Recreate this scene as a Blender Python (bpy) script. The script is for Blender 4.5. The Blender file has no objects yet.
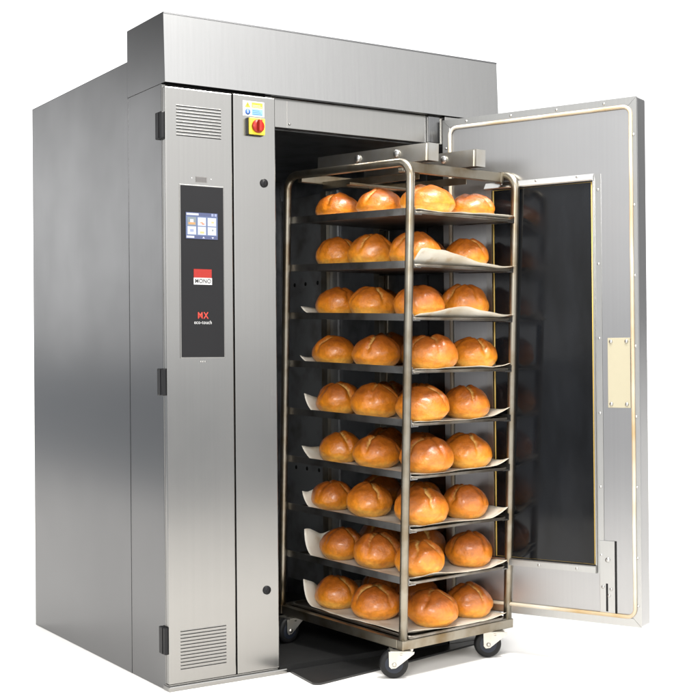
import bpy, bmesh, math, random
from mathutils import Vector, Matrix, Euler, noise
random.seed(7)
R = math.radians
scene = bpy.context.scene
C = scene.collection
PI = math.pi

# ------------------------------------------------------------------ materials
def nt_mat(name):
    m = bpy.data.materials.new(name); m.use_nodes = True
    return m, m.node_tree.nodes, m.node_tree.links, m.node_tree.nodes['Principled BSDF']

def simple(name, col, rough=.5, metal=0., spec=.5, coat=0., emit=None, es=1.):
    m, n, l, b = nt_mat(name)
    b.inputs['Base Color'].default_value = (*col, 1)
    b.inputs['Roughness'].default_value = rough
    b.inputs['Metallic'].default_value = metal
    b.inputs['Specular IOR Level'].default_value = spec
    b.inputs['Coat Weight'].default_value = coat
    if emit:
        b.inputs['Emission Color'].default_value = (*emit, 1)
        b.inputs['Emission Strength'].default_value = es
    # faint grime so no surface is perfectly even
    tc = n.new('ShaderNodeTexCoord'); ns = n.new('ShaderNodeTexNoise')
    ns.inputs['Scale'].default_value = 14; ns.inputs['Detail'].default_value = 5
    mr = n.new('ShaderNodeMapRange')
    mr.inputs['To Min'].default_value = max(.02, rough-.08); mr.inputs['To Max'].default_value = min(1, rough+.08)
    l.new(tc.outputs['Object'], ns.inputs['Vector']); l.new(ns.outputs['Fac'], mr.inputs['Value'])
    l.new(mr.outputs['Result'], b.inputs['Roughness'])
    return m

def steel(name, base=(.55,.55,.55), rough=.28, stretch=(700,700,5), bump=.025, aniso=.6, stain=None, stain_amt=0., smudge=.06, arot=0.):
    m, n, l, b = nt_mat(name)
    b.inputs['Metallic'].default_value = 1
    b.inputs['Anisotropic'].default_value = aniso
    b.inputs['Anisotropic Rotation'].default_value = arot
    tg = n.new('ShaderNodeTangent'); tg.direction_type = 'RADIAL'; tg.axis = 'Z'
    l.new(tg.outputs['Tangent'], b.inputs['Tangent'])
    tc = n.new('ShaderNodeTexCoord')
    mp = n.new('ShaderNodeMapping'); mp.inputs['Scale'].default_value = stretch
    l.new(tc.outputs['Object'], mp.inputs['Vector'])
    br = n.new('ShaderNodeTexNoise'); br.inputs['Scale'].default_value = 1; br.inputs['Detail'].default_value = 3
    l.new(mp.outputs['Vector'], br.inputs['Vector'])
    big = n.new('ShaderNodeTexNoise'); big.inputs['Scale'].default_value = 2.6; big.inputs['Detail'].default_value = 4
    l.new(tc.outputs['Object'], big.inputs['Vector'])
    # roughness: brush grain + smudges
    a1 = n.new('ShaderNodeMapRange'); a1.inputs['To Min'].default_value = rough-.02; a1.inputs['To Max'].default_value = rough+.025
    l.new(br.outputs['Fac'], a1.inputs['Value'])
    a2 = n.new('ShaderNodeMapRange'); a2.inputs['To Min'].default_value = -smudge; a2.inputs['To Max'].default_value = smudge
    l.new(big.outputs['Fac'], a2.inputs['Value'])
    ad = n.new('ShaderNodeMath'); ad.operation = 'ADD'
    l.new(a1.outputs['Result'], ad.inputs[0]); l.new(a2.outputs['Result'], ad.inputs[1])
    l.new(ad.outputs['Value'], b.inputs['Roughness'])
    # base colour: slight grain variation
    c1 = n.new('ShaderNodeMix'); c1.data_type = 'RGBA'
    c1.inputs['A'].default_value = (*[v*.975 for v in base], 1); c1.inputs['B'].default_value = (*[min(1,v*1.025) for v in base], 1)
    l.new(br.outputs['Fac'], c1.inputs['Factor'])
    mp2 = n.new('ShaderNodeMapping'); mp2.inputs['Scale'].default_value = (stretch[0]*.16, stretch[1]*.16, stretch[2]*.12)
    l.new(tc.outputs['Object'], mp2.inputs['Vector'])
    sk = n.new('ShaderNodeTexNoise'); sk.inputs['Scale'].default_value = 1; sk.inputs['Detail'].default_value = 4
    l.new(mp2.outputs['Vector'], sk.inputs['Vector'])
    s1 = n.new('ShaderNodeMapRange'); s1.inputs['From Min'].default_value = .3; s1.inputs['From Max'].default_value = .7; s1.inputs['To Min'].default_value = .982; s1.inputs['To Max'].default_value = 1.016
    l.new(sk.outputs['Fac'], s1.inputs['Value'])
    s2 = n.new('ShaderNodeVectorMath'); s2.operation = 'SCALE'
    l.new(c1.outputs['Result'], s2.inputs[0]); l.new(s1.outputs['Result'], s2.inputs['Scale'])
    out = s2.outputs['Vector']
    if stain:
        st = n.new('ShaderNodeTexNoise'); st.inputs['Scale'].default_value = 9; st.inputs['Detail'].default_value = 6
        l.new(tc.outputs['Object'], st.inputs['Vector'])
        rp = n.new('ShaderNodeMapRange'); rp.inputs['From Min'].default_value = .45; rp.inputs['From Max'].default_value = .72
        rp.inputs['To Max'].default_value = stain_amt
        l.new(st.outputs['Fac'], rp.inputs['Value'])
        c2 = n.new('ShaderNodeMix'); c2.data_type = 'RGBA'; c2.inputs['B'].default_value = (*stain, 1)
        l.new(rp.outputs['Result'], c2.inputs['Factor']); l.new(out, c2.inputs['A']); out = c2.outputs['Result']
    l.new(out, b.inputs['Base Color'])
    bp = n.new('ShaderNodeBump'); bp.inputs['Strength'].default_value = bump; bp.inputs['Distance'].default_value = .0006
    l.new(br.outputs['Fac'], bp.inputs['Height']); l.new(bp.outputs['Normal'], b.inputs['Normal'])
    return m

M = {}
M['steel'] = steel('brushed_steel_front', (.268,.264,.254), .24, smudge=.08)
M['hood'] = steel('brushed_steel_hood', (.282,.281,.277), .19, smudge=.03)
M['side'] = steel('shaded_steel_side', (.155,.156,.158), .24, smudge=.05)  # same steel as the front, base darkened to stand in for shade
M['door'] = steel('brushed_steel_door', (.36,.36,.363), .32)
M['trim'] = steel('polished_trim', (.41,.41,.40), .33, bump=0, aniso=.0)
M['plain'] = steel('pressed_louvre_steel', (.268,.264,.254), .34, bump=0, aniso=.0)
M['liner'] = steel('baked_chamber_liner', (.27,.278,.29), .33, stain=(.05,.045,.04), stain_amt=.6)
M['airpanel'] = steel('dull_air_panel', (.32,.33,.34), .52, stain=(.12,.10,.08), stain_amt=.6)
M['rack'] = steel('worn_rack_steel', (.285,.260,.212), .34, bump=.05, aniso=.2, stain=(.15,.10,.045), stain_amt=.9)
M['runner'] = steel('dark_runner_steel', (.36,.36,.36), .33, bump=.05, aniso=.2, stain=(.10,.085,.06), stain_amt=.8)
M['tray'] = steel('baked_tray_steel', (.30,.28,.25), .36, bump=.05, aniso=.1, stain=(.12,.08,.04), stain_amt=.8)
M['galv'] = steel('galvanised_fork', (.55,.545,.52), .38, bump=.02, aniso=0., stain=(.4,.33,.22), stain_amt=.5)
M['black'] = simple('black_plastic', (.007,.007,.008), .42, spec=.22)
M['gap'] = simple('dark_gap', (.01,.01,.01), .8, spec=.2)
M['panel'] = simple('black_control_film', (.009,.009,.010), .4, spec=.2)
M['rubber'] = simple('black_rubber', (.006,.006,.0065), .5, spec=.25)
M['hub'] = simple('blue_grey_hub', (.012,.015,.024), .4, spec=.3)
M['gasket'] = None
M['glass'] = simple('dark_oven_glass', (.010,.011,.013), .07, spec=.22)
def glass_mat():
    m, n, l, b = nt_mat('dark_oven_glass')
    tc = n.new('ShaderNodeTexCoord')
    mp = n.new('ShaderNodeMapping'); mp.inputs['Scale'].default_value = (9, 9, 2.2); l.new(tc.outputs['Object'], mp.inputs['Vector'])
    a = n.new('ShaderNodeTexNoise'); a.inputs['Scale'].default_value = 1; a.inputs['Detail'].default_value = 5; l.new(mp.outputs['Vector'], a.inputs['Vector'])
    cr = n.new('ShaderNodeValToRGB'); e = cr.color_ramp.elements
    e[0].position = .35; e[0].color = (.0015,.0017,.002,1); e[1].position = .75; e[1].color = (.008,.009,.011,1)
    l.new(a.outputs['Fac'], cr.inputs['Fac']); l.new(cr.outputs['Color'], b.inputs['Base Color'])
    c = n.new('ShaderNodeTexNoise'); c.inputs['Scale'].default_value = 4; c.inputs['Detail'].default_value = 7; l.new(tc.outputs['Object'], c.inputs['Vector'])
    mr = n.new('ShaderNodeMapRange'); mr.inputs['From Min'].default_value = .4; mr.inputs['From Max'].default_value = .75; mr.inputs['To Min'].default_value = .05; mr.inputs['To Max'].default_value = .22
    l.new(c.outputs['Fac'], mr.inputs['Value']); l.new(mr.outputs['Result'], b.inputs['Roughness'])
    b.inputs['Specular IOR Level'].default_value = .26
    return m
M['glass'] = glass_mat()
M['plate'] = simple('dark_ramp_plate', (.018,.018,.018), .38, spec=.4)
M['cream'] = simple('cream_plate', (.36,.33,.235), .45)
M['red'] = simple('red_paint', (.26,.014,.009), .35, spec=.3)
M['redline'] = simple('deep_red_line', (.26,.02,.015), .4)
M['yellow'] = simple('yellow_plastic', (.62,.50,.03), .4)
M['yel2'] = simple('yellow_ink', (.62,.46,.015), .5)
M['white'] = simple('white_print', (.46,.46,.46), .5)
M['blue'] = simple('blue_print', (.035,.11,.36), .5)
M['blue2'] = simple('pale_blue_print', (.13,.27,.50), .5)
M['ink'] = simple('black_ink', (.02,.02,.02), .5)
M['grey'] = simple('grey_label', (.13,.125,.12), .5)
M['greydk'] = simple('grey_label_print', (.06,.055,.055), .5)
M['redtext'] = simple('red_print', (.5,.035,.02), .5)
def em(name, c, s=1.): return simple(name, (.02,.02,.02), .3, emit=c, es=s)
M['scr_bg'] = em('screen_blue', (.13,.20,.42), 1.)
M['scr_bar'] = em('screen_bar', (.07,.10,.28), 1.)
M['scr_wh'] = em('screen_white', (.85,.88,.98), 1.)
M['scr_or'] = em('screen_orange', (.95,.42,.12), 1.)
M['scr_ye'] = em('screen_yellow', (.93,.78,.30), 1.)
M['scr_gr'] = em('screen_grey', (.30,.36,.38), 1.)
M['scr_re'] = em('screen_red', (.90,.30,.15), 1.)
M['scr_lb'] = em('screen_light', (.45,.52,.78), 1.)

def gasket_mat():
    m, n, l, b = nt_mat('silicone_gasket')
    tc = n.new('ShaderNodeTexCoord'); ns = n.new('ShaderNodeTexNoise'); ns.inputs['Scale'].default_value = 3.2; ns.inputs['Detail'].default_value = 4
    cr = n.new('ShaderNodeValToRGB'); e = cr.color_ramp.elements
    e[0].position = .38; e[0].color = (.52,.49,.42,1); e[1].position = .70; e[1].color = (.33,.21,.07,1)
    l.new(tc.outputs['Object'], ns.inputs['Vector']); l.new(ns.outputs['Fac'], cr.inputs['Fac']); l.new(cr.outputs['Color'], b.inputs['Base Color'])
    b.inputs['Roughness'].default_value = .45
    return m
M['gasket'] = gasket_mat()
M['gasket2'] = simple('amber_seal', (.52,.36,.10), .45)

def bread_mat():
    m, n, l, b = nt_mat('baked_crust')
    at = n.new('ShaderNodeAttribute'); at.attribute_name = 'bake'   # R: height up the crust, G: scored seam
    sp = n.new('ShaderNodeSeparateColor'); l.new(at.outputs['Color'], sp.inputs['Color'])
    tc = n.new('ShaderNodeTexCoord'); oi = n.new('ShaderNodeObjectInfo')
    va = n.new('ShaderNodeVectorMath'); va.operation = 'ADD'
    l.new(tc.outputs['Object'], va.inputs[0]); l.new(oi.outputs['Random'], va.inputs[1])
    ns = n.new('ShaderNodeTexNoise'); ns.inputs['Scale'].default_value = 22; ns.inputs['Detail'].default_value = 6; ns.inputs['Roughness'].default_value = .6
    l.new(va.outputs['Vector'], ns.inputs['Vector'])
    sub = n.new('ShaderNodeMath'); sub.operation = 'MULTIPLY_ADD'; sub.inputs[1].default_value = .62; sub.inputs[2].default_value = -.35
    l.new(ns.outputs['Fac'], sub.inputs[0])
    ob = n.new('ShaderNodeMath'); ob.operation = 'MULTIPLY_ADD'; ob.inputs[1].default_value = .24; ob.inputs[2].default_value = -.12
    l.new(oi.outputs['Random'], ob.inputs[0])
    ad = n.new('ShaderNodeMath'); ad.operation = 'ADD'; l.new(sp.outputs['Red'], ad.inputs[0]); l.new(sub.outputs['Value'], ad.inputs[1])
    ad2 = n.new('ShaderNodeMath'); ad2.operation = 'ADD'; l.new(ad.outputs['Value'], ad2.inputs[0]); l.new(ob.outputs['Value'], ad2.inputs[1])
    cr = n.new('ShaderNodeValToRGB'); els = cr.color_ramp.elements
    els[0].position = .0; els[0].color = (.76,.38,.055,1)
    els[1].position = 1.; els[1].color = (.29,.072,.007,1)
    e = els.new(.22); e.color = (.68,.235,.014,1)
    e = els.new(.6); e.color = (.48,.138,.008,1)
    l.new(ad2.outputs['Value'], cr.inputs['Fac'])
    mx = n.new('ShaderNodeMix'); mx.data_type = 'RGBA'; mx.inputs['B'].default_value = (.86,.54,.17,1)
    gm = n.new('ShaderNodeMath'); gm.operation = 'MULTIPLY'; gm.inputs[1].default_value = .9
    l.new(sp.outputs['Green'], gm.inputs[0]); l.new(gm.outputs['Value'], mx.inputs['Factor']); l.new(cr.outputs['Color'], mx.inputs['A'])
    l.new(mx.outputs['Result'], b.inputs['Base Color'])
    fine = n.new('ShaderNodeTexNoise'); fine.inputs['Scale'].default_value = 130; fine.inputs['Detail'].default_value = 8; fine.inputs['Roughness'].default_value = .65
    l.new(va.outputs['Vector'], fine.inputs['Vector'])
    rr = n.new('ShaderNodeMapRange'); rr.inputs['To Min'].default_value = .20; rr.inputs['To Max'].default_value = .46
    l.new(ns.outputs['Fac'], rr.inputs['Value']); l.new(rr.outputs['Result'], b.inputs['Roughness'])
    bp = n.new('ShaderNodeBump'); bp.inputs['Strength'].default_value = .55; bp.inputs['Distance'].default_value = .004
    l.new(fine.outputs['Fac'], bp.inputs['Height']); l.new(bp.outputs['Normal'], b.inputs['Normal'])
    b.inputs['Specular IOR Level'].default_value = .5
    b.inputs['Coat Weight'].default_value = .35; b.inputs['Coat Roughness'].default_value = .22
    med = n.new('ShaderNodeTexNoise'); med.inputs['Scale'].default_value = 34; med.inputs['Detail'].default_value = 4
    l.new(va.outputs['Vector'], med.inputs['Vector'])
    b2 = n.new('ShaderNodeBump'); b2.inputs['Strength'].default_value = .22; b2.inputs['Distance'].default_value = .007
    l.new(med.outputs['Fac'], b2.inputs['Height']); l.new(bp.outputs['Normal'], b2.inputs['Normal']); l.new(b2.outputs['Normal'], b.inputs['Normal'])
    # small darker blisters and pale flour specks
    vo = n.new('ShaderNodeTexNoise'); vo.inputs['Scale'].default_value = 60; vo.inputs['Detail'].default_value = 3
    l.new(va.outputs['Vector'], vo.inputs['Vector'])
    sm = n.new('ShaderNodeMapRange'); sm.inputs['From Min'].default_value = .3; sm.inputs['From Max'].default_value = .7; sm.inputs['To Min'].default_value = .84; sm.inputs['To Max'].default_value = 1.15
    l.new(vo.outputs['Fac'], sm.inputs['Value'])
    mm = n.new('ShaderNodeVectorMath'); mm.operation = 'SCALE'
    l.new(mx.outputs['Result'], mm.inputs[0]); l.new(sm.outputs['Result'], mm.inputs['Scale']); l.new(mm.outputs['Vector'], b.inputs['Base Color'])
    return m
M['bread'] = bread_mat()

def paper_mat():
    m, n, l, b = nt_mat('baking_parchment')
    tc = n.new('ShaderNodeTexCoord'); ns = n.new('ShaderNodeTexNoise'); ns.inputs['Scale'].default_value = 7; ns.inputs['Detail'].default_value = 5
    cr = n.new('ShaderNodeValToRGB'); e = cr.color_ramp.elements
    e[0].position = .35; e[0].color = (.61,.58,.51,1); e[1].position = .72; e[1].color = (.47,.41,.31,1)
    l.new(tc.outputs['Object'], ns.inputs['Vector']); l.new(ns.outputs['Fac'], cr.inputs['Fac']); l.new(cr.outputs['Color'], b.inputs['Base Color'])
    b.inputs['Roughness'].default_value = .55
    g = n.new('ShaderNodeTexNoise'); g.inputs['Scale'].default_value = 17; g.inputs['Detail'].default_value = 6
    l.new(tc.outputs['Object'], g.inputs['Vector'])
    gr = n.new('ShaderNodeMapRange'); gr.inputs['From Min'].default_value = .56; gr.inputs['From Max'].default_value = .72; gr.inputs['To Max'].default_value = .55
    l.new(g.outputs['Fac'], gr.inputs['Value'])
    gm = n.new('ShaderNodeMix'); gm.data_type = 'RGBA'; gm.inputs['B'].default_value = (.34,.22,.10,1)
    l.new(gr.outputs['Result'], gm.inputs['Factor']); l.new(cr.outputs['Color'], gm.inputs['A']); l.new(gm.outputs['Result'], b.inputs['Base Color'])
    f = n.new('ShaderNodeTexVoronoi'); f.feature = 'DISTANCE_TO_EDGE'; f.inputs['Scale'].default_value = 13
    l.new(tc.outputs['Object'], f.inputs['Vector'])
    bp = n.new('ShaderNodeBump'); bp.inputs['Strength'].default_value = .25; bp.inputs['Distance'].default_value = .004
    l.new(f.outputs['Distance'], bp.inputs['Height']); l.new(bp.outputs['Normal'], b.inputs['Normal'])
    return m
M['paper'] = paper_mat()

def floor_mat(name, c, rough=.7):
    m, n, l, b = nt_mat(name)
    tc = n.new('ShaderNodeTexCoord'); ns = n.new('ShaderNodeTexNoise'); ns.inputs['Scale'].default_value = 1.5; ns.inputs['Detail'].default_value = 4
    mx = n.new('ShaderNodeMix'); mx.data_type = 'RGBA'
    mx.inputs['A'].default_value = (*[v*.97 for v in c], 1); mx.inputs['B'].default_value = (*c, 1)
    l.new(tc.outputs['Object'], ns.inputs['Vector']); l.new(ns.outputs['Fac'], mx.inputs['Factor']); l.new(mx.outputs['Result'], b.inputs['Base Color'])
    b.inputs['Roughness'].default_value = rough; b.inputs['Specular IOR Level'].default_value = .2
    return m

# ------------------------------------------------------------------ mesh helpers
class MB:
    """collects shapes into one bmesh, several materials allowed"""
    def __init__(s, *mats): s.bm = bmesh.new(); s.mats = list(mats)
    def _tagnew(s, before, mi, smooth=False):
        for f in s.bm.faces:
            if f not in before: f.material_index = mi; f.smooth = smooth
    def box(s, x0, x1, y0, y1, z0, z1, bev=0., mi=0, seg=2):
        before = set(s.bm.faces)
        vs = [s.bm.verts.new((x, y, z)) for x in (x0, x1) for y in (y0, y1) for z in (z0, z1)]
        q = [(0,1,3,2),(4,6,7,5),(0,4,5,1),(2,3,7,6),(0,2,6,4),(1,5,7,3)]
        fs = [s.bm.faces.new([vs[i] for i in f]) for f in q]
        if bev > 0:
            ed = list({e for f in fs for e in f.edges})
            bmesh.ops.bevel(s.bm, geom=ed, offset=bev, segments=seg, profile=.6, affect='EDGES')
        s._tagnew(before, mi)
        return s
    def quad(s, pts, mi=0):
        before = set(s.bm.faces)
        s.bm.faces.new([s.bm.verts.new(p) for p in pts]); s._tagnew(before, mi); return s
    def prism(s, prof, a0, a1, axis='x', mi=0):
        """profile of 2-D points swept along an axis"""
        before = set(s.bm.faces)
        def P(p, a):
            if axis == 'x': return (a, p[0], p[1])
            if axis == 'y': return (p[0], a, p[1])
            return (p[0], p[1], a)
        A = [s.bm.verts.new(P(p, a0)) for p in prof]; B = [s.bm.verts.new(P(p, a1)) for p in prof]
        k = len(prof)
        s.bm.faces.new(A); s.bm.faces.new(B[::-1])
        for i in range(k): s.bm.faces.new([A[i], B[i], B[(i+1)%k], A[(i+1)%k]])
        s._tagnew(before, mi); return s
    def tube(s, pts, r, n=12, mi=0, closed=False, smooth=True):
        before = set(s.bm.faces)
        pts = [Vector(p) for p in pts]; rings = []
        k = len(pts)
        prev = None
        for i, p in enumerate(pts):
            if closed: t = (pts[(i+1)%k]-pts[i-1]).normalized()
            elif i == 0: t = (pts[1]-pts[0]).normalized()
            elif i == k-1: t = (pts[-1]-pts[-2]).normalized()
            else: t = (pts[i+1]-pts[i-1]).normalized()
            if prev is None:
                up = Vector((0,0,1)) if abs(t.z) < .9 else Vector((0,1,0))
                u = t.cross(up).normalized()
            else:
                u = (prev - t*prev.dot(t)).normalized()
            prev = u; v = t.cross(u)
            rings.append([s.bm.verts.new(p + u*r*math.cos(2*PI*j/n) + v*r*math.sin(2*PI*j/n)) for j in range(n)])
        for i in range(k if closed else k-1):
            A, B = rings[i], rings[(i+1)%k]
            for j in range(n): s.bm.faces.new([A[j], A[(j+1)%n], B[(j+1)%n], B[j]])
        if not closed: s.bm.faces.new(rings[0][::-1]); s.bm.faces.new(rings[-1])
        s._tagnew(before, mi, smooth); return s
    def lathe(s, prof, n=20, mi=0, mat=None, smooth=True):
        """profile (r, h) turned about local z; mat places it"""
        before = set(s.bm.faces); mat = mat or Matrix()
        rings = []
        for r, h in prof:
            rings.append([s.bm.verts.new(mat @ Vector((r*math.cos(2*PI*j/n), r*math.sin(2*PI*j/n), h))) for j in range(n)])
        for A, B in zip(rings, rings[1:]):
            for j in range(n): s.bm.faces.new([A[j], A[(j+1)%n], B[(j+1)%n], B[j]])
        s.bm.faces.new(rings[0][::-1]); s.bm.faces.new(rings[-1])
        s._tagnew(before, mi, smooth); return s
    def done(s, name, parent=None):
        bmesh.ops.recalc_face_normals(s.bm, faces=s.bm.faces)
        me = bpy.data.meshes.new(name); s.bm.to_mesh(me); s.bm.free()
        for m in s.mats: me.materials.append(m)
        o = bpy.data.objects.new(name, me); C.objects.link(o)
        if parent: o.parent = parent
        return o

def empty(name, parent=None, mw=None):
    o = bpy.data.objects.new(name, None); C.objects.link(o)
    o.empty_display_size = .1
    if parent: o.parent = parent
    if mw is not None: o.matrix_world = mw
    return o
def tag(o, label, cat, group=None):
    o['label'] = label; o['category'] = cat
    if group: o['group'] = group
    return o
def twin(o, loc, parent, rot=None):
    c = o.copy(); C.objects.link(c); c.parent = parent; c.location = loc
    if rot is not None: c.rotation_euler = rot
    return c
def text(name, s, size, mat, parent, loc, rot=(R(90),0,0), width=None, bold=0., shear=0., spacing=1.):
    cu = bpy.data.curves.new(name, 'FONT'); cu.body = s; cu.size = size; cu.extrude = .0006; cu.offset = bold
    cu.align_x = 'CENTER'; cu.align_y = 'CENTER'; cu.shear = shear; cu.space_character = spacing
    t = bpy.data.objects.new('tmp', cu); C.objects.link(t)
    bpy.context.view_layer.update()
    me = bpy.data.meshes.new_from_object(t.evaluated_get(bpy.context.evaluated_depsgraph_get()))
    bpy.data.objects.remove(t)
    me.materials.clear(); me.materials.append(mat)
    if width:
        xs = [v.co.x for v in me.vertices]; k = width/(max(xs)-min(xs))
        for v in me.vertices: v.co.x *= k
    o = bpy.data.objects.new(name, me); C.objects.link(o); o.parent = parent
    o.location = loc; o.rotation_euler = rot
    return o
def arc(c, r, a0, a1, ax, ay, n=6):
    c, ax, ay = Vector(c), Vector(ax), Vector(ay)
    return [c + ax*r*math.cos(a0+(a1-a0)*i/n) + ay*r*math.sin(a0+(a1-a0)*i/n) for i in range(n+1)]

# ------------------------------------------------------------------ the bake oven
W, HT, ZC, ZH, YB, YG = 1.4536, 2.300, 2.0607, 2.1913, .313, 1.332
X1, X2 = .257, .428            # seam between the two front panels, right edge of the second
XD = 1.178                     # door hinge / right jamb
oven = empty('bake_oven')
tag(oven, 'tall stainless steel rotary bake oven with its door swung open', 'oven')

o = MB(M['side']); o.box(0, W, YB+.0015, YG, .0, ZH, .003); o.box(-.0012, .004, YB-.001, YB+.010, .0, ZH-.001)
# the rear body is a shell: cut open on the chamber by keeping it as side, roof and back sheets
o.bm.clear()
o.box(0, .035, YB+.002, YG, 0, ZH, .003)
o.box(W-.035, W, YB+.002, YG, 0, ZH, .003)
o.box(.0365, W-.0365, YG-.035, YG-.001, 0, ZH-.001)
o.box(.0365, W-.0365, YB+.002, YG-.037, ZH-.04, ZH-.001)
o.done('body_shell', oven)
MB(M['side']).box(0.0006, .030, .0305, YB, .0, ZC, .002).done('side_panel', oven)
MB(M['side']).box(-.0006, .002, YB-.0012, YB+.0028, .001, ZC-.001).done('seam_strip', oven)
MB(M['plain']).box(.0008, .012, .0232, .0298, .023, ZC-.004).done('door_return', oven)
hd = MB(M['hood'], M['side'])
hd.prism([(-.0045, ZC), (.0055, HT-.004), (.0080, HT), (YB+.001, HT), (YB+.001, ZC)], -.001, W, 'x')
hd.prism([(.0036, HT-.0055), (.0040, HT-.0002), (.0075, HT-.0002), (.0070, HT-.0055)], -.0012, W+.0002, 'x', mi=1)
hood = hd.done('hood', oven)
for p in hood.data.polygons:      # the end plates take the darkened side steel
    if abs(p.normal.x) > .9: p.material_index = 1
MB(M['gap']).box(.0125, X2-.004, .024, .0295, .022, ZC-.001).done('panel_backing', oven)
MB(M['steel']).box(-.002, X2+.030, -.006, .045, .0, .0175, .004).box(.0, X2-.004, .004, .029, .018, .0215).done('base_rail', oven)
# service door (left front panel)
sd = MB(M['steel']).box(.0, X1-.002, .0, .0215, .024, ZC-.014, .003).done('service_door', oven)
def vent(z_top, z_bot, n, x0, x1):
    v = MB(M['plain'], M['gap'])
    st = (z_top-z_bot)/n
    for i in range(n):
        z = z_top-st*(i+.5)
        v.box(x0, x1, -.0004, .0006, z-.0019, z+.0012, mi=1)
        v.box(x0, x1, -.0011, .0006, z+.0013, z+.0034, .0003)
    return v.done('vent_grille', sd)
vent(1.9895, 1.8790, 10, .0412, .2118)
vent(.2041, .0655, 12, .0432, .2170)
cp = MB(M['plain'], M['panel']).box(.0505, .2195, -.003, .0006, 1.1250, 1.7185, .0012).box(.0540, .2160, -.0045, -.0028, 1.1285, 1.7150, .0006, mi=1).done('control_panel', sd)
# lit display: window bars and six tiles
d = MB(M['black'], M['scr_bg'], M['scr_bar'], M['scr_wh'], M['scr_or'], M['scr_ye'], M['scr_gr'], M['scr_re'], M['scr_lb'])
dx0, dx1, dz0, dz1 = .0718, .1929, 1.5336, 1.6239
d.box(dx0-.002, dx1+.002, -.0055, -.0045, dz0-.002, dz1+.002)
def S(x0, x1, z0, z1, mi, lay):      # fractions of the screen
    y = -.0057-.0002*lay
    X0, X1_, Z0, Z1 = dx0+(dx1-dx0)*x0, dx0+(dx1-dx0)*x1, dz0+(dz1-dz0)*z0, dz0+(dz1-dz0)*z1
    d.quad([(X0,y,Z0),(X1_,y,Z0),(X1_,y,Z1),(X0,y,Z1)], mi)
S(0,1,0,1,1,0); S(0,1,.86,1,2,1); S(0,1,0,.13,2,1)
S(.02,.40,.89,.97,3,2); S(.80,.87,.88,.98,8,2); S(.90,.97,.88,.98,8,2)
S(.02,.26,.03,.11,3,2)
tiles = [(.05,.32,.50,.82,6),(.37,.63,.50,.82,3),(.68,.95,.50,.82,3),(.05,.32,.16,.47,3),(.37,.63,.16,.47,3),(.68,.95,.16,.47,3)]
for t in tiles: S(*t, 2)
S(.08,.29,.54,.62,4,3); S(.13,.24,.62,.74,3,3); S(.50,.58,.55,.60,7,3); S(.45,.53,.60,.64,4,3); S(.44,.57,.21,.29,5,3); S(.82,.86,.32,.38,6,3)
S(.80,.88,.62,.68,5,3); S(.13,.24,.26,.36,8,3)
def tri(cx, cz, r, s_):
    X, Z = dx0+(dx1-dx0)*cx, dz0+(dz1-dz0)*cz
    d.quad([(X-r,-.0063,Z-s_*r*.5),(X+r,-.0063,Z-s_*r*.5),(X,-.0063,Z+s_*r*.7)], 3)
tri(.55, .06, .005, 1); tri(.84, .06, .005, -1)
d.done('display', cp)
lg = MB(M['red'], M['redline'], M['white']).box(.1003, .1684, -.0058, -.0044, 1.4010, 1.4303).box(.1003, .1696, -.0058, -.0044, 1.3772, 1.4006, mi=2)
for i in range(5): lg.box(.1003, .1684, -.0061, -.0057, 1.4045+i*.0052, 1.4058+i*.0052, mi=1)
lg.done('logo_plate', cp)
text('lettering', 'MONO', .021, M['ink'], cp, (.1350, -.0059, 1.3889), width=.0600, bold=.00025, spacing=1.05)
text('lettering', 'MX', .031, M['redtext'], cp, (.1345, -.0046, 1.2705), width=.040, bold=.0004, spacing=1.2)
text('lettering', 'eco-touch', .018, M['white'], cp, (.1345, -.0046, 1.2475), width=.066, bold=.0, spacing=1.15)
tl = MB(M['grey'], M['greydk']).box(.1130, .1555, -.0016, .0006, 1.7285, 1.7485)
for i in range(7): tl.box(.1150+i*.0056, .1150+i*.0056+.0014, -.0020, -.0015, 1.7300, 1.7470, mi=1)
for i in range(3): tl.box(.1140, .1545, -.0022, -.0018, 1.7325+i*.005, 1.7335+i*.005, mi=1)
tl.done('info_label', sd)
for x in (.098, .1715):
    MB(M['white']).lathe([(.0022,0),(.0022,.001),(.001,.0016)], 10, mat=Matrix.Translation((x, .0005, 1.742)) @ Matrix.Rotation(R(90),4,'X')).done('indicator_dot', sd)
sc_ = MB(M['trim'])
for x in (.127, .135, .143):
    sc_.lathe([(.003,0),(.003,.002),(.0015,.003)], 10, mat=Matrix.Translation((x, .0005, 1.1135)) @ Matrix.Rotation(R(90),4,'X'))
sc_.done('panel_fixing', sd)
h = MB(M['black'])
h.box(-.013, .0015, .004, .054, -.046, .046, .004).box(-.015, -.010, .022, .027, -.044, .044)
h0 = h.done('hinge', sd); h0.location = (0, 0, 1.916)
for z in (1.0452, .1701): twin(h0, (0, 0, z), sd)
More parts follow.
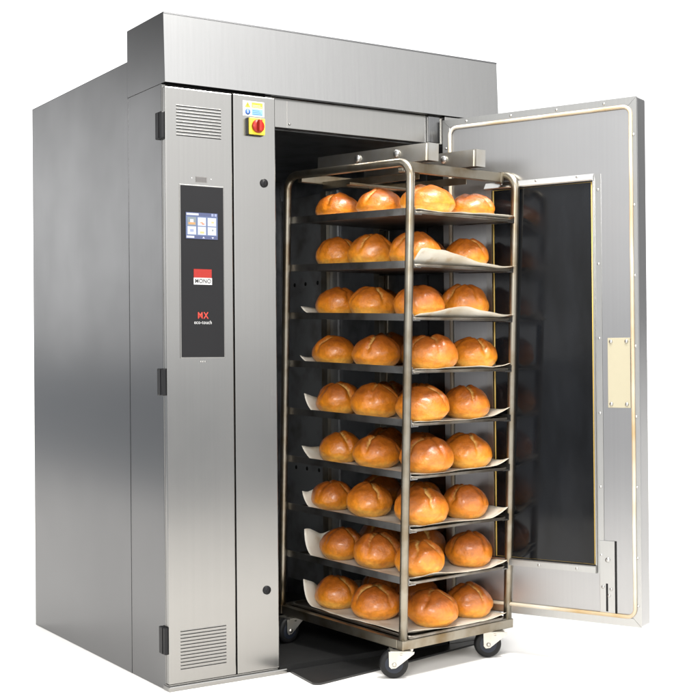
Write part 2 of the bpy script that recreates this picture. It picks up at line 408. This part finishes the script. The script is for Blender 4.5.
# switch panel (right front panel)
sp = MB(M['steel']).box(X1+.003, X2, .0, .0215, .024, ZC-.012, .003).box(X2-.028, X2, .0215, .060, .024, ZC-.003).done('switch_panel', oven)
wl = MB(M['white'], M['yel2'], M['ink'], M['blue'], M['blue2'])
wl.box(.2971, .3828, -.0012, .0006, 1.9760, 2.0290)
def Q(x0,x1,z0,z1,mi,y=-.0016): wl.quad([(x0,y,z0),(x1,y,z0),(x1,y,z1),(x0,y,z1)], mi)
wl.quad([(.305,-.0016,2.0060),(.3285,-.0016,2.0060),(.31675,-.0016,2.0260)], 1)
Q(.3155,.3180,2.0105,2.0195,2,-.002); Q(.3155,.3180,2.0075,2.0093,2,-.002)
Q(.333,.377,2.0065,2.0250,1)
for i in range(3): Q(.336,.374-.006*i,2.0095+i*.0050,2.0108+i*.0050,2 if i==2 else 0,-.002)
wl.lathe([(.0105,0),(.0105,.001)], 20, mi=3, mat=Matrix.Translation((.3170,-.0012,1.9905)) @ Matrix.Rotation(R(90),4,'X'))
Q(.3155,.3185,1.9855,1.9955,0,-.0026); Q(.3155,.3185,1.9970,1.9990,0,-.0026)
Q(.333,.377,1.9800,2.0020,4)
for i in range(3): Q(.336,.374-.005*i,1.9830+i*.0062,1.9850+i*.0062,3,-.002)
wl.done('warning_label', sp)
sw = MB(M['yellow'], M['black']).box(.3125, .3741, -.024, -.0125, 1.9085, 1.9680, .004).box(.3115, .3745, -.0130, .0006, 1.9070, 1.9690, .003, mi=1).done('isolator_switch', sp)
kb = MB(M['red']); T = Matrix.Translation((.3435,-.0238,1.9380)) @ Matrix.Rotation(R(90),4,'X')
kb.lathe([(.0235,0),(.0235,.008),(.0215,.0105),(.010,.0115)], 28, mat=T)
kb.box(.3370, .3500, -.050, -.033, 1.9165, 1.9595, .004)
kb.done('switch_knob', sw)
lk = MB(M['black'], M['trim']); T = Matrix.Rotation(R(90),4,'X')
lk.lathe([(.0155,-.0006),(.0155,.003),(.0140,.0055),(.0125,.006)], 24, mat=T)
lk.lathe([(.0105,.0058),(.0100,.0064)], 20, mat=T)
lk.box(-.0025, .0025, -.0085, -.0055, -.009, .009, .0008)
lk0 = lk.done('door_lock', sp); lk0.location = (.3805, 0, 1.7430)
twin(lk0, (.3790, 0, .3035), sp, (0, R(35), 0))
# lintel, right jamb, chamber
li = MB(M['steel']).box(X2+.001, W-.004, .030, .070, 1.953, ZC-.0015, .002).box(.495, .4965, .0285, .0302, 1.9535, ZC-.002)
li.lathe([(.004,0),(.004,.003),(.002,.004)], 10, mat=Matrix.Translation((.505,.030,1.968)) @ Matrix.Rotation(R(90),4,'X'))
li.done('lintel', oven)
MB(M['steel']).box(XD+.012, W-.001, .004, .110, .004, ZC-.002, .002).box(XD+.005, XD+.013, .012, .110, .03, 1.952).done('door_jamb', oven)
MB(M['steel']).box(W-.03, W-.002, .111, YB, .004, ZC-.002).done('jamb_side', oven)
MB(M['side']).box(1.120, 1.1755, .016, .0295, 1.9535, ZC-.004, .003).box(1.137, 1.139, .0150, .0165, 1.956, ZC-.006).done('lintel_end_cover', oven)
ch = MB(M['liner'], M['gap'])
cx0, cx1, cy0, cy1, cz0, cz1 = .402, XD+.004, .061, 1.240, .012, 1.952
ch.box(cx0-.02, cx0, cy0, cy1, cz0, cz1)                         # left wall
ch.box(cx1, cx1+.006, cy0+.055, cy1, cz0, cz1)                   # right wall
ch.box(cx0, cx1, cy1, cy1+.02, cz0, cz1)                         # back wall
ch.box(cx0, cx1, cy0+.01, cy1, cz1-.001, cz1+.02)                # roof
ch.box(cx0+.028, cx1, .002, cy1, .0005, .0265, mi=1)                       # floor
for i in range(9):                                               # folded seams of the back wall and left air wall
    x = cx0+.02+i*.092
    ch.box(x, x+.010, cy1-.012, cy1-.0005, cz0+.02, cz1-.03)
for i in range(5):
    y = cy0+.13+i*.22
    ch.box(cx0+.0005, cx0+.010, y, y+.012, cz0+.02, cz1-.03)
for i in range(8):                                               # air holes down the left wall
    for j in range(4):
        y = cy0+.22+j*.22; z = .28+i*.21
        ch.lathe([(.011,0),(.011,.001)], 12, mi=1, mat=Matrix.Translation((cx0+.0008, y, z)) @ Matrix.Rotation(R(90),4,'Y'))
ch.done('baking_chamber', oven)
ap = MB(M['airpanel'], M['gap'], M['rack'])
ap.box(cx1-.012, cx1-.0005, .760, 1.215, .10, 1.86, .002)
ap.box(cx1-.030, cx1-.0125, .820, .868, .10, 1.86, .002, mi=2)
for z in (.62,1.46):
    for y in (.925, 1.03, 1.127):
        ap.lathe([(.0095,0),(.0095,.001)], 12, mi=1, mat=Matrix.Translation((cx1-.0128, y, z)) @ Matrix.Rotation(R(90),4,'Y'))
ap.box(cx1-.034, cx1-.0005, .405, .445, .10, 1.86, .002, mi=2)
ap.done('air_panel', oven)

# --------------------------------------------- the open door (its own frame: x along the door, y outwards, z up)
TH = -1.1675; WD = .7877; ZT = 2.0406; ZB = .160; TK = .083
door = MB(M['door'], M['steel'])
door.box(.0, WD, .0, TK, ZB, ZT, .009, seg=4)
door = door.done('door', oven)
door.matrix_world = Matrix.Translation((XD, 0, 0)) @ Matrix.Rotation(TH, 4, 'Z')
def fr(name, *m): return MB(*m)
bw = .0295
b_ = MB(M['trim'], M['gap'])
def bar(p, mi=0):   # mitred strip: four corners of the face, 3 mm thick, seen from -y
    f = [(x, -.0035, z) for x, z in p]; k = [(x, .001, z) for x, z in p]
    b_.quad(f, mi)
    for i in range(4): b_.quad([f[i], k[i], k[(i+1)%4], f[(i+1)%4]], mi)
g_ = .0006
bar([(0,ZT-.0005),(bw,ZT-bw),(WD-bw,ZT-bw),(WD,ZT-.0005)])
bar([(0,ZB),(bw,ZB+bw),(WD-bw,ZB+bw),(WD,ZB)])
bar([(0,ZB+g_*2),(0,ZT-g_*2),(bw-g_,ZT-bw-g_),(bw-g_,ZB+bw+g_)])
bar([(WD,ZB+g_*2),(WD,ZT-g_*2),(WD-bw+g_,ZT-bw-g_),(WD-bw+g_,ZB+bw+g_)])
b_.done('door_frame', door)
# gasket bead round the plug
gx0, gx1, gz0, gz1, gr = .0330, .7655, ZB+.034, 2.0070, .030
pts = []
for cx, cz, a0 in ((gx1-gr, gz1-gr, 0), (gx0+gr, gz1-gr, 90), (gx0+gr, gz0+gr, 180), (gx1-gr, gz0+gr, 270)):
    pts += arc((cx, -.006, cz), gr, R(a0), R(a0+90), (1,0,0), (0,0,1))
full = []
for i, p in enumerate(pts):
    q = pts[(i+1) % len(pts)]; n_ = max(1, int((q-p).length/.06))
    for k in range(n_):
        w = p.lerp(q, k/n_); w.y += .0012*noise.noise(w*6); w.x += .0010*noise.noise(w*5+Vector((3,0,0))); full.append(w)
MB(M['gasket']).tube(full, .0068, 10, closed=True).done('door_gasket', door)
# window: dark glass, amber seal, folded trim
wx0, wx1, wz0, wz1 = .2190, .6168, .3708, 1.7494
MB(M['glass']).box(wx0-.004, wx1+.004, -.0045, -.0005, wz0-.004, wz1+.004).done('window_glass', door)
sl = MB(M['gasket2'])
sl.tube([(wx0,-.006,wz0),(wx0,-.006,wz1),(wx1,-.006,wz1),(wx1,-.006,wz0)], .0030, 8, closed=True).done('window_seal', door)
wf = MB(M['trim'], M['door'])
wf.prism([(-.0010, wz1+.0050), (-.0150, wz1+.0045), (-.0180, wz1+.0085), (-.0020, wz1+.0300), (-.0010, wz1+.0300)], wx0-.034, wx1+.006)
wf.prism([(-.0010, wz0-.0045), (-.0160, wz0-.0050), (-.0180, wz0-.0085), (-.0180, wz0-.0300), (-.0010, wz0-.0330)], wx0-.030, wx1+.006)
wf.box(wx1+.0045, wx1+.0075, -.012, -.0005, wz0-.003, wz1+.003)
wf.box(wx1+.0080, wx1+.0330, -.0028, -.0004, wz0-.030, wz1+.028)
wf.box(wx0-.0075, wx0-.0045, -.014, -.0005, wz0-.003, wz1+.003)
wf.box(wx0-.0330, wx0-.0080, -.0028, -.0004, wz0-.003, wz1+.004)
wf.done('window_frame', door)
rv = MB(M['trim']).lathe([(.0052,-.0004),(.0050,.0010),(.0036,.0026),(.0015,.0033)], 12, mat=Matrix.Rotation(R(90),4,'X')).done('rivet', door)
spots = [(.105,2.0262),(.2935,2.0262),(.480,2.0262),(.665,2.0262)]
spots += [(.7735+.001, z) for z in (1.905,1.655,1.405,1.155,.905,.655,.405,.235)]
spots = [(u if u < .77 else .7755, z, -.0036) for u, z in spots]
spots += [(.0150, z, -.0036) for z in (1.93,1.70,1.46)]
spots += [(.6390, z, -.0028) for z in (1.7198,1.4525,1.185,.915,.650,.405)]
spots += [(.255, wz1+.0225, -.0085), (.3979, wz1+.0225, -.0085), (.5614, wz1+.0225, -.0085)]
spots += [(.3994, wz0-.020, -.0180), (.5500, wz0-.020, -.0180)]
rv.location = (spots[0][0], spots[0][2], spots[0][1])
for u, z, y in spots[1:]: twin(rv, (u, y, z), door)
cv = MB(M['cream']).box(.6710, .7560, -.0048, .0005, .9356, 1.1854, .0012).done('cover_plate', door)
s0 = MB(M['trim']).lathe([(.0072,-.0004),(.0070,.0012),(.0050,.0038),(.002,.0046)], 14, mat=Matrix.Rotation(R(90),4,'X')).done('screw', door)
s0.location = (.6835, -.0047, 1.1725)
for u, z in ((.7420,1.1725),(.6835,.9490),(.7420,.9490)): twin(s0, (u, -.0047, z), door)
lp = MB(M['trim'], M['gap'])
lp.box(.6330, .6900, -.0045, .0005, .200, .4585, .0012).box(.6905, .6965, -.0012, .0005, .200, .4585, mi=1)
lp.box(.6560, .6640, -.0050, -.0040, .205, .305, .0004, mi=1)
lp.lathe([(.0090,-.0004),(.0088,.003),(.004,.0045)], 16, mat=Matrix.Translation((.6640,-.0044,.3900)) @ Matrix.Rotation(R(90),4,'X'))
for u, z in ((.645,.292),(.676,.286),(.668,.262)):
    lp.lathe([(.0055,-.0004),(.0055,.003),(.002,.0035)], 12, mat=Matrix.Translation((u,-.0044,z)) @ Matrix.Rotation(R(90),4,'X'))
lp.done('latch_plate', door)

# --------------------------------------------- ramp plate on the floor
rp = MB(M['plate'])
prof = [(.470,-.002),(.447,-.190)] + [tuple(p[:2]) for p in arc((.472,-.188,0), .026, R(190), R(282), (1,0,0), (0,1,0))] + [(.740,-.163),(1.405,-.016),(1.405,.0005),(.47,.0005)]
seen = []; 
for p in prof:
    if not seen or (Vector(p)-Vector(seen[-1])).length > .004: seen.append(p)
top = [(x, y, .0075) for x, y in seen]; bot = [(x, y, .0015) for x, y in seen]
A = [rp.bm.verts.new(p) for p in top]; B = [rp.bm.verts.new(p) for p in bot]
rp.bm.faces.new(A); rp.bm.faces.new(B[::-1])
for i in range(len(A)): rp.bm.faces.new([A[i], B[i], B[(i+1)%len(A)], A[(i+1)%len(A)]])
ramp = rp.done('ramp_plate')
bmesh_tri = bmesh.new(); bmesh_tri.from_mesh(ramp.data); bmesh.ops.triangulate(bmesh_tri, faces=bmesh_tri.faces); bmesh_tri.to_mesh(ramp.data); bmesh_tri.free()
tag(ramp, 'thin dark ramp plate on the floor at the oven mouth', 'ramp plate')

# ------------------------------------------------------------------ the rack
RA, RB, RH = .536, .693, 1.690
RMAT = Matrix.Translation((.7468, -.3099, .1144)) @ Euler((.0391, -.0027, .1313), 'XYZ').to_matrix().to_4x4()
rack = empty('bread_rack')
rack.matrix_world = RMAT
tag(rack, 'wheeled steel bread rack half rolled out of the oven', 'rack')
tr = .0155; bend = .055
def u_frame(u):
    lo, hi = .012, RH-.004
    p = [(u, 0, lo)] + [(u,0,.2+.25*i) for i in range(6)]
    p += arc((u, bend, hi-bend), bend, R(180), R(90), (0,1,0), (0,0,1), 8)
    p += [(u, RB*.4, hi), (u, RB*.7, hi)]
    p += arc((u, RB-bend, hi-bend), bend, R(90), R(0), (0,1,0), (0,0,1), 8)
    p += [(u,RB,1.4-.25*i) for i in range(6)] + [(u, RB, lo)]
    return MB(M['rack']).tube(p, tr, 14).done('side_frame', rack)
u_frame(0); u_frame(RA)
cb = MB(M['rack'])
cb.box(tr*.6, RA-tr*.6, .050, .076, RH-.032, RH+.004, .003)
cb.box(tr*.9, tr*.9+.012, .047, .079, RH-.035, RH+.007, .002).box(RA-tr*.9-.012, RA-tr*.9, .047, .079, RH-.035, RH+.007, .002)
cb.done('cross_bar', rack)
MB(M['rack']).box(tr*.6, RA-tr*.6, RB-.076, RB-.05, RH-.032, RH+.004, .003).done('cross_bar', rack)
for u in (.112, .352):
    MB(M['rack']).box(u, u+.034, .0765, RB-.0765, RH-.026, RH-.0225).box(u, u+.003, .0765, RB-.0765, RH-.050, RH-.0265).done('top_bar', rack)
MB(M['rack']).box(tr, RA-tr, .340, .362, RH-.060, RH-.0505, .002).done('cross_bar', rack)
# base frame: four angles and a pan
bf = MB(M['rack'])
bf.box(-tr, RA+tr, -tr, tr, -.012, .0225, .003)
bf.box(-tr, RA+tr, RB-tr, RB+tr, -.012, .0225, .003)
bf.box(-tr+.001, tr-.001, tr+.0005, RB-tr-.0005, -.0115, .022, .003)
bf.box(RA-tr+.001, RA+tr-.001, tr+.0005, RB-tr-.0005, -.0115, .022, .003)
bf.box(tr-.0005, RA-tr+.0005, tr, RB-tr, -.006, .004)
bf.done('base_frame', rack)
LEV = [1.518, 1.334, 1.1495, .9645, .780, .5950, .4095, .2255, .030]      # runner heights
TRAY = [w-.011 for w in LEV[:-1]] + [.0235]                                # the trays sit low between the runner lips
for w in LEV[:-1]:
    for s, u in ((1, tr), (-1, RA-tr)):
        MB(M['runner']).prism([(u-s*.003, w-.0145), (u-s*.003, w+.0105), (u, w+.0105), (u, w-.0118), (u+s*.032, w-.0118), (u+s*.032, w-.0145)], -.010, RB+.010, 'y').done('tray_runner', rack)
# hanger channels on top
def channel(u):
    w0 = RH+.012
    c = MB(M['galv'], M['trim'])
    v0, v1, hh, ww, t = .020, .640, .062, .048, .003
    c.box(u, u+t, v0, v1, w0, w0+hh); c.box(u+ww-t, u+ww, v0, v1, w0, w0+hh)
    c.box(u+t, u+ww-t, v0, v1, w0+hh-t, w0+hh-.0003); c.box(u+t, u+ww-t, v0, v0+t, w0, w0+hh-t)
    c.box(u-.004, u, v0+.012, v0+.030, w0, w0+hh*.95)
    o_ = c.done('hanger_channel', rack)
    for v in (.185, .40):
        MB(M['trim']).lathe([(.015,-.001),(.015,.006),(.011,.010),(.004,.012)], 16, mat=Matrix.Translation((u, v, w0+.036)) @ Matrix.Rotation(R(-90),4,'Y')).done('bolt', o_)
    return o_
channel(.105); channel(.345)
# casters
def caster(u, v, yaw):
    fk = MB(M['galv'])
    zt = -.0125
    fk.box(-.040, .034, -.034, .034, zt-.005, zt-.0005, .001)
    fk.lathe([(.022, zt-.018),(.022, zt-.005)], 18)
    for s in (-1, 1):
        pr = [(-.044, zt-.0055), (.046, zt-.0055), (.044, -.026), (-.018, -.0755), (-.034, -.0775), (-.042, -.069)]
        fk.prism(pr, s*.0185, s*.0215, 'y')
    fk.box(-.030, .034, -.0180, .0180, zt-.019, zt-.0165)
    fk.lathe([(.008,-.024),(.008,.024)], 12, mat=Matrix.Translation((-.024,0,-.0635)) @ Matrix.Rotation(R(90),4,'X'))
    f = fk.done('caster_fork', rack)
    f.location = (u, v, 0); f.rotation_euler = (0, 0, yaw)
    wh = MB(M['rubber'], M['hub']); T = Matrix.Translation((-.024,0,-.0635)) @ Matrix.Rotation(R(90),4,'X')
    wh.lathe([(.034,-.0155),(.043,-.0160),(.0495,-.0115),(.0510,-.004),(.0510,.004),(.0495,.0115),(.043,.0160),(.034,.0155)], 36, mat=T)
    wh.lathe([(.012,-.0165),(.030,-.0160),(.0335,-.0150),(.0335,.0150),(.030,.0160),(.012,.0165)], 28, mi=1, mat=T)
    wh.done('caster_wheel', f)
caster(.004, .015, R(-38)); caster(RA-.066, .006, R(-36)); caster(.004, RB-.060, R(4)); caster(RA-.060, RB-.050, R(-30))

# ------------------------------------------------------------------ trays, parchment and loaves
ORD = ['top', 'second', 'third', 'fourth', 'fifth', 'sixth', 'seventh', 'eighth', 'bottom']
def where(k): return 'top tray' if k == 0 else ('bottom tray' if k == 8 else ORD[k]+' tray from the top')
TU0, TU1, TV0, TV1 = .020, RA-.020, -.012, RB-.03
def tray_mesh():
    t = MB(M['tray'])
    t.box(TU0, TU1, TV0, TV1, 0, .0016)
    hgt = .009
    # rolled rim with rounded corners
    r = .030
    path = []
    for cx, cy, a0 in ((TU1-r, TV1-r, 0), (TU0+r, TV1-r, 90), (TU0+r, TV0+r, 180), (TU1-r, TV0+r, 270)):
        path += arc((cx, cy, hgt-.002), r, R(a0), R(a0+90), (1,0,0), (0,1,0), 5)
    t.tube(path, .0034, 8, closed=True)
    k = len(path)
    vs = [(t.bm.verts.new(p), t.bm.verts.new((p.x, p.y, .001))) for p in path]
    for i in range(k):
        a, b = vs[i], vs[(i+1)%k]; t.bm.faces.new([a[0], b[0], b[1], a[1]])
    return t.done('baking_tray')
tray0 = tray_mesh()
# per tray: rear curl, front lift, lift centre, lift width, right lift
PAP = [(.004,.010,.80,.30,.004), (.010,.050,.12,.42,.010), (.030,.034,.45,.34,.010), (.034,.008,.6,.3,.012), (.072,.010,.9,.2,.032),
       (.046,.008,.7,.3,.028), (.074,.008,.3,.3,.034), (.100,.014,.2,.2,.022), (.084,.012,.1,.2,.014)]
def paper(k):
    rc, fl, fc, fw, rl = PAP[k]
    bm = bmesh.new(); NU, NV = 34, 46
    u0, u1 = TU0+.006, TU1-.004
    v0, v1 = TV0-.002-(.010 if k in (1,2) else 0), TV1-.012 - (.012 if k > 3 else 0)
    g = {}
    for i in range(NU+1):
        for j in range(NV+1):
            s, t = i/NU, j/NV
            u, v = u0+(u1-u0)*s, v0+(v1-v0)*t
            z = .0034
            z += .0012*(1+noise.noise(Vector((u*9, v*9, k*3.1)))) + .0055*abs(noise.noise(Vector((u*7+v*9, v*4-u*3, k*5.3))))
            c = max(0, (t-.84)/.16); cs = (1-.55*s) + .40*noise.noise(Vector((s*3.2, k*2.7, 0))) + .16*noise.noise(Vector((s*9, t*6, k*1.3)))
            z += rc*c**1.6*cs; v -= rc*.45*c**2.2*cs
            f = math.exp(-(t/.045)**2); v -= .010*fl/.05*f
            z += fl*f*math.exp(-((s-fc)/fw)**2)*(1+.25*noise.noise(Vector((s*6, k*1.9, 2))))
            e = max(0, (s-.80)/.20)
            z += rl*e**1.8*(.55+.45*math.cos((t-.1)*5))
            l_ = max(0, (.10-s)/.10)
            z += (.010 if k > 4 else .003)*l_*(.5+.5*noise.noise(Vector((v*5, k*4.4, 1))))+.0
            # keep the middle, where the loaves stand, on the tray; edges lie over the rim
            if t < .05: z += .0075*(1-t/.05)
            g[i, j] = bm.verts.new((u, v, z + .004*max(0, noise.noise(Vector((u*14, v*14, k*7.7)))) * (c+f+e+l_)))
    for i in range(NU):
        for j in range(NV):
            fc_ = bm.faces.new([g[i,j], g[i+1,j], g[i+1,j+1], g[i,j+1]]); fc_.smooth = True
    # 0.6 mm thick sheet
    bmesh.ops.recalc_face_normals(bm, faces=bm.faces)
    bmesh.ops.solidify(bm, geom=list(bm.faces), thickness=.0006)
    me = bpy.data.meshes.new('parchment_sheet'); bm.to_mesh(me); bm.free(); me.materials.append(M['paper'])
    o = bpy.data.objects.new('parchment_sheet', me); C.objects.link(o); return o

def loaf_mesh(seed, twocut=True):
    rnd = random.Random(seed)
    bm = bmesh.new(); bmesh.ops.create_icosphere(bm, subdivisions=5, radius=1)
    cl = bm.loops.layers.float_color.new('bake')
    off = Vector((seed*5.3, seed*1.7, seed*.9))
    dx, dy = rnd.uniform(-.10,.10), rnd.uniform(-.10,.10)
    d1, d2 = rnd.uniform(.14,.21), (rnd.uniform(.05,.14) if twocut else .02)
    rot2 = rnd.uniform(-.22,.22)
    lob = [rnd.uniform(.95,1.05) for _ in range(4)]
    cut = {}
    for v in bm.verts:
        p = v.co.copy(); n_ = p.normalized()
        # scoring: two grooves crossing over the top
        x1 = p.x-dx + .11*noise.noise(p*2.2+off)+.03*noise.noise(p*7+off); y1 = (p.y-dy)*math.cos(rot2)+p.x*math.sin(rot2) + .11*noise.noise(p*2.2-off)+.03*noise.noise(p*7-off)
        topf = max(0, min(1, (p.z+.10)/.55)); topf = topf*topf*(3-2*topf)*max(0, 1.1-.75*max(0, math.hypot(p.x-dx,p.y-dy)-.35))
        g1 = (.5*math.exp(-(x1/.15)**2)+.5*math.exp(-(x1/.06)**2))*d1; g2 = (.4*math.exp(-(y1/.15)**2)+.6*math.exp(-(y1/.06)**2))*d2
        lip = (math.exp(-((abs(x1)-.20)/.10)**2)*.022 + math.exp(-((abs(y1)-.20)/.10)**2)*.016)*topf
        gv = max(g1, g2)*topf
        q = (0 if x1 > 0 else 1) + (0 if y1 > 0 else 2)
        r = 1 - gv + lip
        r *= 1 + (lob[q]-1)*topf*min(1, min(abs(x1), abs(y1))*5)
        r += .050*noise.noise(n_*1.8+off) + .014*noise.noise(n_*4.5+off) + .006*noise.noise(n_*11+off) + .0035*noise.noise(n_*24+off)
        p = n_*r
        cut[v.index] = min(1, max(0, (gv/(max(d1,d2)) - .50)/.42))
        z = p.z
        if z < 0:
            z = z*.74
            # rounded foot
        sx = .0905; sz = .078
        zz = z*sz
        if zz < -.046: zz = -.046+.010*(1-math.exp(-(-zz-.046)/.010))*-1 if False else -.046
        k = 1.0
        v.co = Vector((p.x*sx*k, p.y*sx*k, zz+.046))
    bm.verts.index_update()
    for f in bm.faces:
        f.smooth = True
        for l in f.loops:
            v = l.vert
            hgt = max(0, min(1, (v.co.z-.010)/.085))
            l[cl] = (hgt, cut.get(v.index, 0), 0, 1)
    me = bpy.data.meshes.new('bread_loaf'); bm.to_mesh(me); bm.free(); me.materials.append(M['bread'])
    return me
LM = [loaf_mesh(i+1, i % 4 != 3) for i in range(14)]

# loaf places read off each tray: (rear v, middle v), (corner u, front right u)
PL = [((.540,.305),(.165,.408)), ((.536,.345),(.128,.398)), ((.530,.335),(.150,.395)), ((.545,.312),(.195,.428)), ((.517,.312),(.155,.398)),
      ((.506,.300),(.182,.405)), ((.545,.335),(.161,.399)), ((.488,.285),(.152,.425)), ((.509,.290),(.225,.430))]
rnd = random.Random(11)
CUTROT = {}
def loaf(k, u, v, label, sc=1.02, yaw=None):
    o = bpy.data.objects.new('bread_loaf', LM[rnd.randrange(len(LM))]); C.objects.link(o)
    yaw = rnd.uniform(-.5, .5) + rnd.choice((0, PI/2, PI, -PI/2)) if yaw is None else yaw
    s = sc*rnd.uniform(.97, 1.04)
    o.matrix_world = RMAT @ Matrix.Translation((u, v, TRAY[k]+.0062)) @ Matrix.Rotation(yaw, 4, 'Z') @ Matrix.Diagonal((s*rnd.uniform(.97,1.04), s*rnd.uniform(.97,1.04), s*rnd.uniform(.93,1.05)*(.88 if k == 0 else 1), 1))
    tag(o, label, 'bread loaf', 'round loaves on the rack'); return o
for k in range(9):
    t = tray0 if k == 0 else tray0.copy()
    if k: C.objects.link(t)
    t.matrix_world = RMAT @ Matrix.Translation((0, 0, TRAY[k]))
    tag(t, 'thin dark steel baking tray on the %s level of the rack' % (ORD[k] if k in (0, 8) else ORD[k]+' highest'), 'baking tray', 'baking trays in the rack')
    p = paper(k); p.matrix_world = RMAT @ Matrix.Translation((0, 0, TRAY[k]))
    look = {1: 'with its front edge lifted high', 2: 'with its front edge bowed up', 0: 'lying almost flat'}.get(k, 'with its rear edge curled up')
    tag(p, 'cream parchment sheet %s on the %s' % (look, where(k)), 'parchment', 'parchment sheets on the trays')
    (va, vb), (uc, ud) = PL[k]
    um = .128
    loaf(k, um, va, 'round brown loaf at the left rear of the %s' % where(k), .94)
    loaf(k, um+.004, vb, 'round brown loaf at the left middle of the %s' % where(k), 1.)
    loaf(k, uc, .106 if k in (1,2) else .084, 'round golden loaf just behind the front post on the %s' % where(k), 1.04)
    loaf(k, ud, .115 if k in (1,2) else .100, 'round golden loaf at the front right of the %s' % where(k), .98)
    loaf(k, .372, .315+rnd.uniform(-.02,.02), 'half hidden loaf behind the front right loaf of the %s' % where(k), .97)
    loaf(k, .372, .520+rnd.uniform(-.02,.02), 'mostly hidden loaf at the far right of the %s' % where(k), .97)

# ------------------------------------------------------------------ setting
fl = MB(floor_mat('white_studio_floor', (.95,.93,.90))).quad([(-3.0,-4.6,.0),(420,-4.6,.0),(420,400,.0),(-6,400,.0),(-2.7,6.2,.0)]).done('floor')
gl = MB(floor_mat('grey_reflection_floor', (.33,.345,.37), .6)).quad([(-400,-400,-.004),(400,-400,-.004),(400,400,-.004),(-400,400,-.004)]).done('reflection_floor')  # unseen grey floor added so the steel reflects darker bands
gl['kind'] = 'structure'
fl['kind'] = 'structure'

# ------------------------------------------------------------------ light
w = bpy.data.worlds.new('World'); scene.world = w; w.use_nodes = True
n, l = w.node_tree.nodes, w.node_tree.links
bg = n['Background']; tc = n.new('ShaderNodeTexCoord')
def lobe(az, el, inner, outer, val):
    d = Vector((math.sin(R(az))*math.cos(R(el)), math.cos(R(az))*math.cos(R(el)), math.sin(R(el))))
    vm = n.new('ShaderNodeVectorMath'); vm.operation = 'DOT_PRODUCT'; vm.inputs[1].default_value = d
    nm = n.new('ShaderNodeVectorMath'); nm.operation = 'NORMALIZE'
    l.new(tc.outputs['Generated'], nm.inputs[0]); l.new(nm.outputs['Vector'], vm.inputs[0])
    mr = n.new('ShaderNodeMapRange'); mr.interpolation_type = 'SMOOTHSTEP'
    mr.inputs['From Min'].default_value = math.cos(R(outer)); mr.inputs['From Max'].default_value = math.cos(R(inner))
    l.new(vm.outputs['Value'], mr.inputs['Value'])
    mu = n.new('ShaderNodeMath'); mu.operation = 'MULTIPLY'; mu.inputs[1].default_value = val
    l.new(mr.outputs['Result'], mu.inputs[0]); return mu.outputs['Value']
def add(a, b):
    m = n.new('ShaderNodeMath'); m.operation = 'ADD'; l.new(a, m.inputs[0])
    if isinstance(b, float): m.inputs[1].default_value = b
    else: l.new(b, m.inputs[1])
    return m.outputs['Value']
tot = add(lobe(38, 4, 32, 46, 1.35), .24)
tot = add(tot, lobe(0, 90, 20, 32, 5.5))       # unseen overhead glow added to whiten the floor
tot = add(tot, lobe(171, 12, 6, 46, 2.15))  # broad glow added behind the camera to brighten the front steel
tot = add(tot, lobe(163, 21, 1, 14, 1.6))     # small glow added so the hood's left end reflects white      
tot = add(tot, lobe(337, 6, 1, 10, 2.6))      # glow added at left rear for a pale band on the side steel
tot = add(tot, lobe(268, 13, 8, 48, 1.15))      # unseen glow added on the left to brighten the door's inner face
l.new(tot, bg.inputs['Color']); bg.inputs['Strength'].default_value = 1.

def area(name, loc, aim, sx, sy, power, col=(1,1,1)):
    ld = bpy.data.lights.new(name, 'AREA'); ld.shape = 'RECTANGLE'; ld.size = sx; ld.size_y = sy; ld.energy = power; ld.color = col
    o = bpy.data.objects.new(name, ld); C.objects.link(o); o.location = loc
    o.rotation_euler = (Vector(aim)-Vector(loc)).to_track_quat('-Z', 'Y').to_euler(); return o
area('added_fill', (-2.7,-4.3,2.7), (.9,-.1,1.1), 1.6, 1.2, 205, (1,.985,.96))  # unseen lamp added at camera left to brighten the loaves
area('added_top_fill', (.85,-1.25,3.45), (.95,-.05,1.6), .6, .6, 125, (1,.97,.92))  # unseen lamp added above the rack to brighten the top row of loaves

# ------------------------------------------------------------------ camera
cam = bpy.data.cameras.new('camera'); co = bpy.data.objects.new('camera', cam); C.objects.link(co)
co.location = (-1.82654, -3.94167, 1.12117); co.rotation_euler = (1.577126, .008406, -.57681)
cam.sensor_width = 36; cam.lens = 1273.49/700*36; cam.clip_end = 300
scene.camera = co
scene.view_settings.view_transform = 'Standard'; scene.view_settings.look = 'None'
scene.view_settings.exposure = 0; scene.view_settings.gamma = 1
scene.cycles.max_bounces = 8; scene.cycles.use_denoising = True
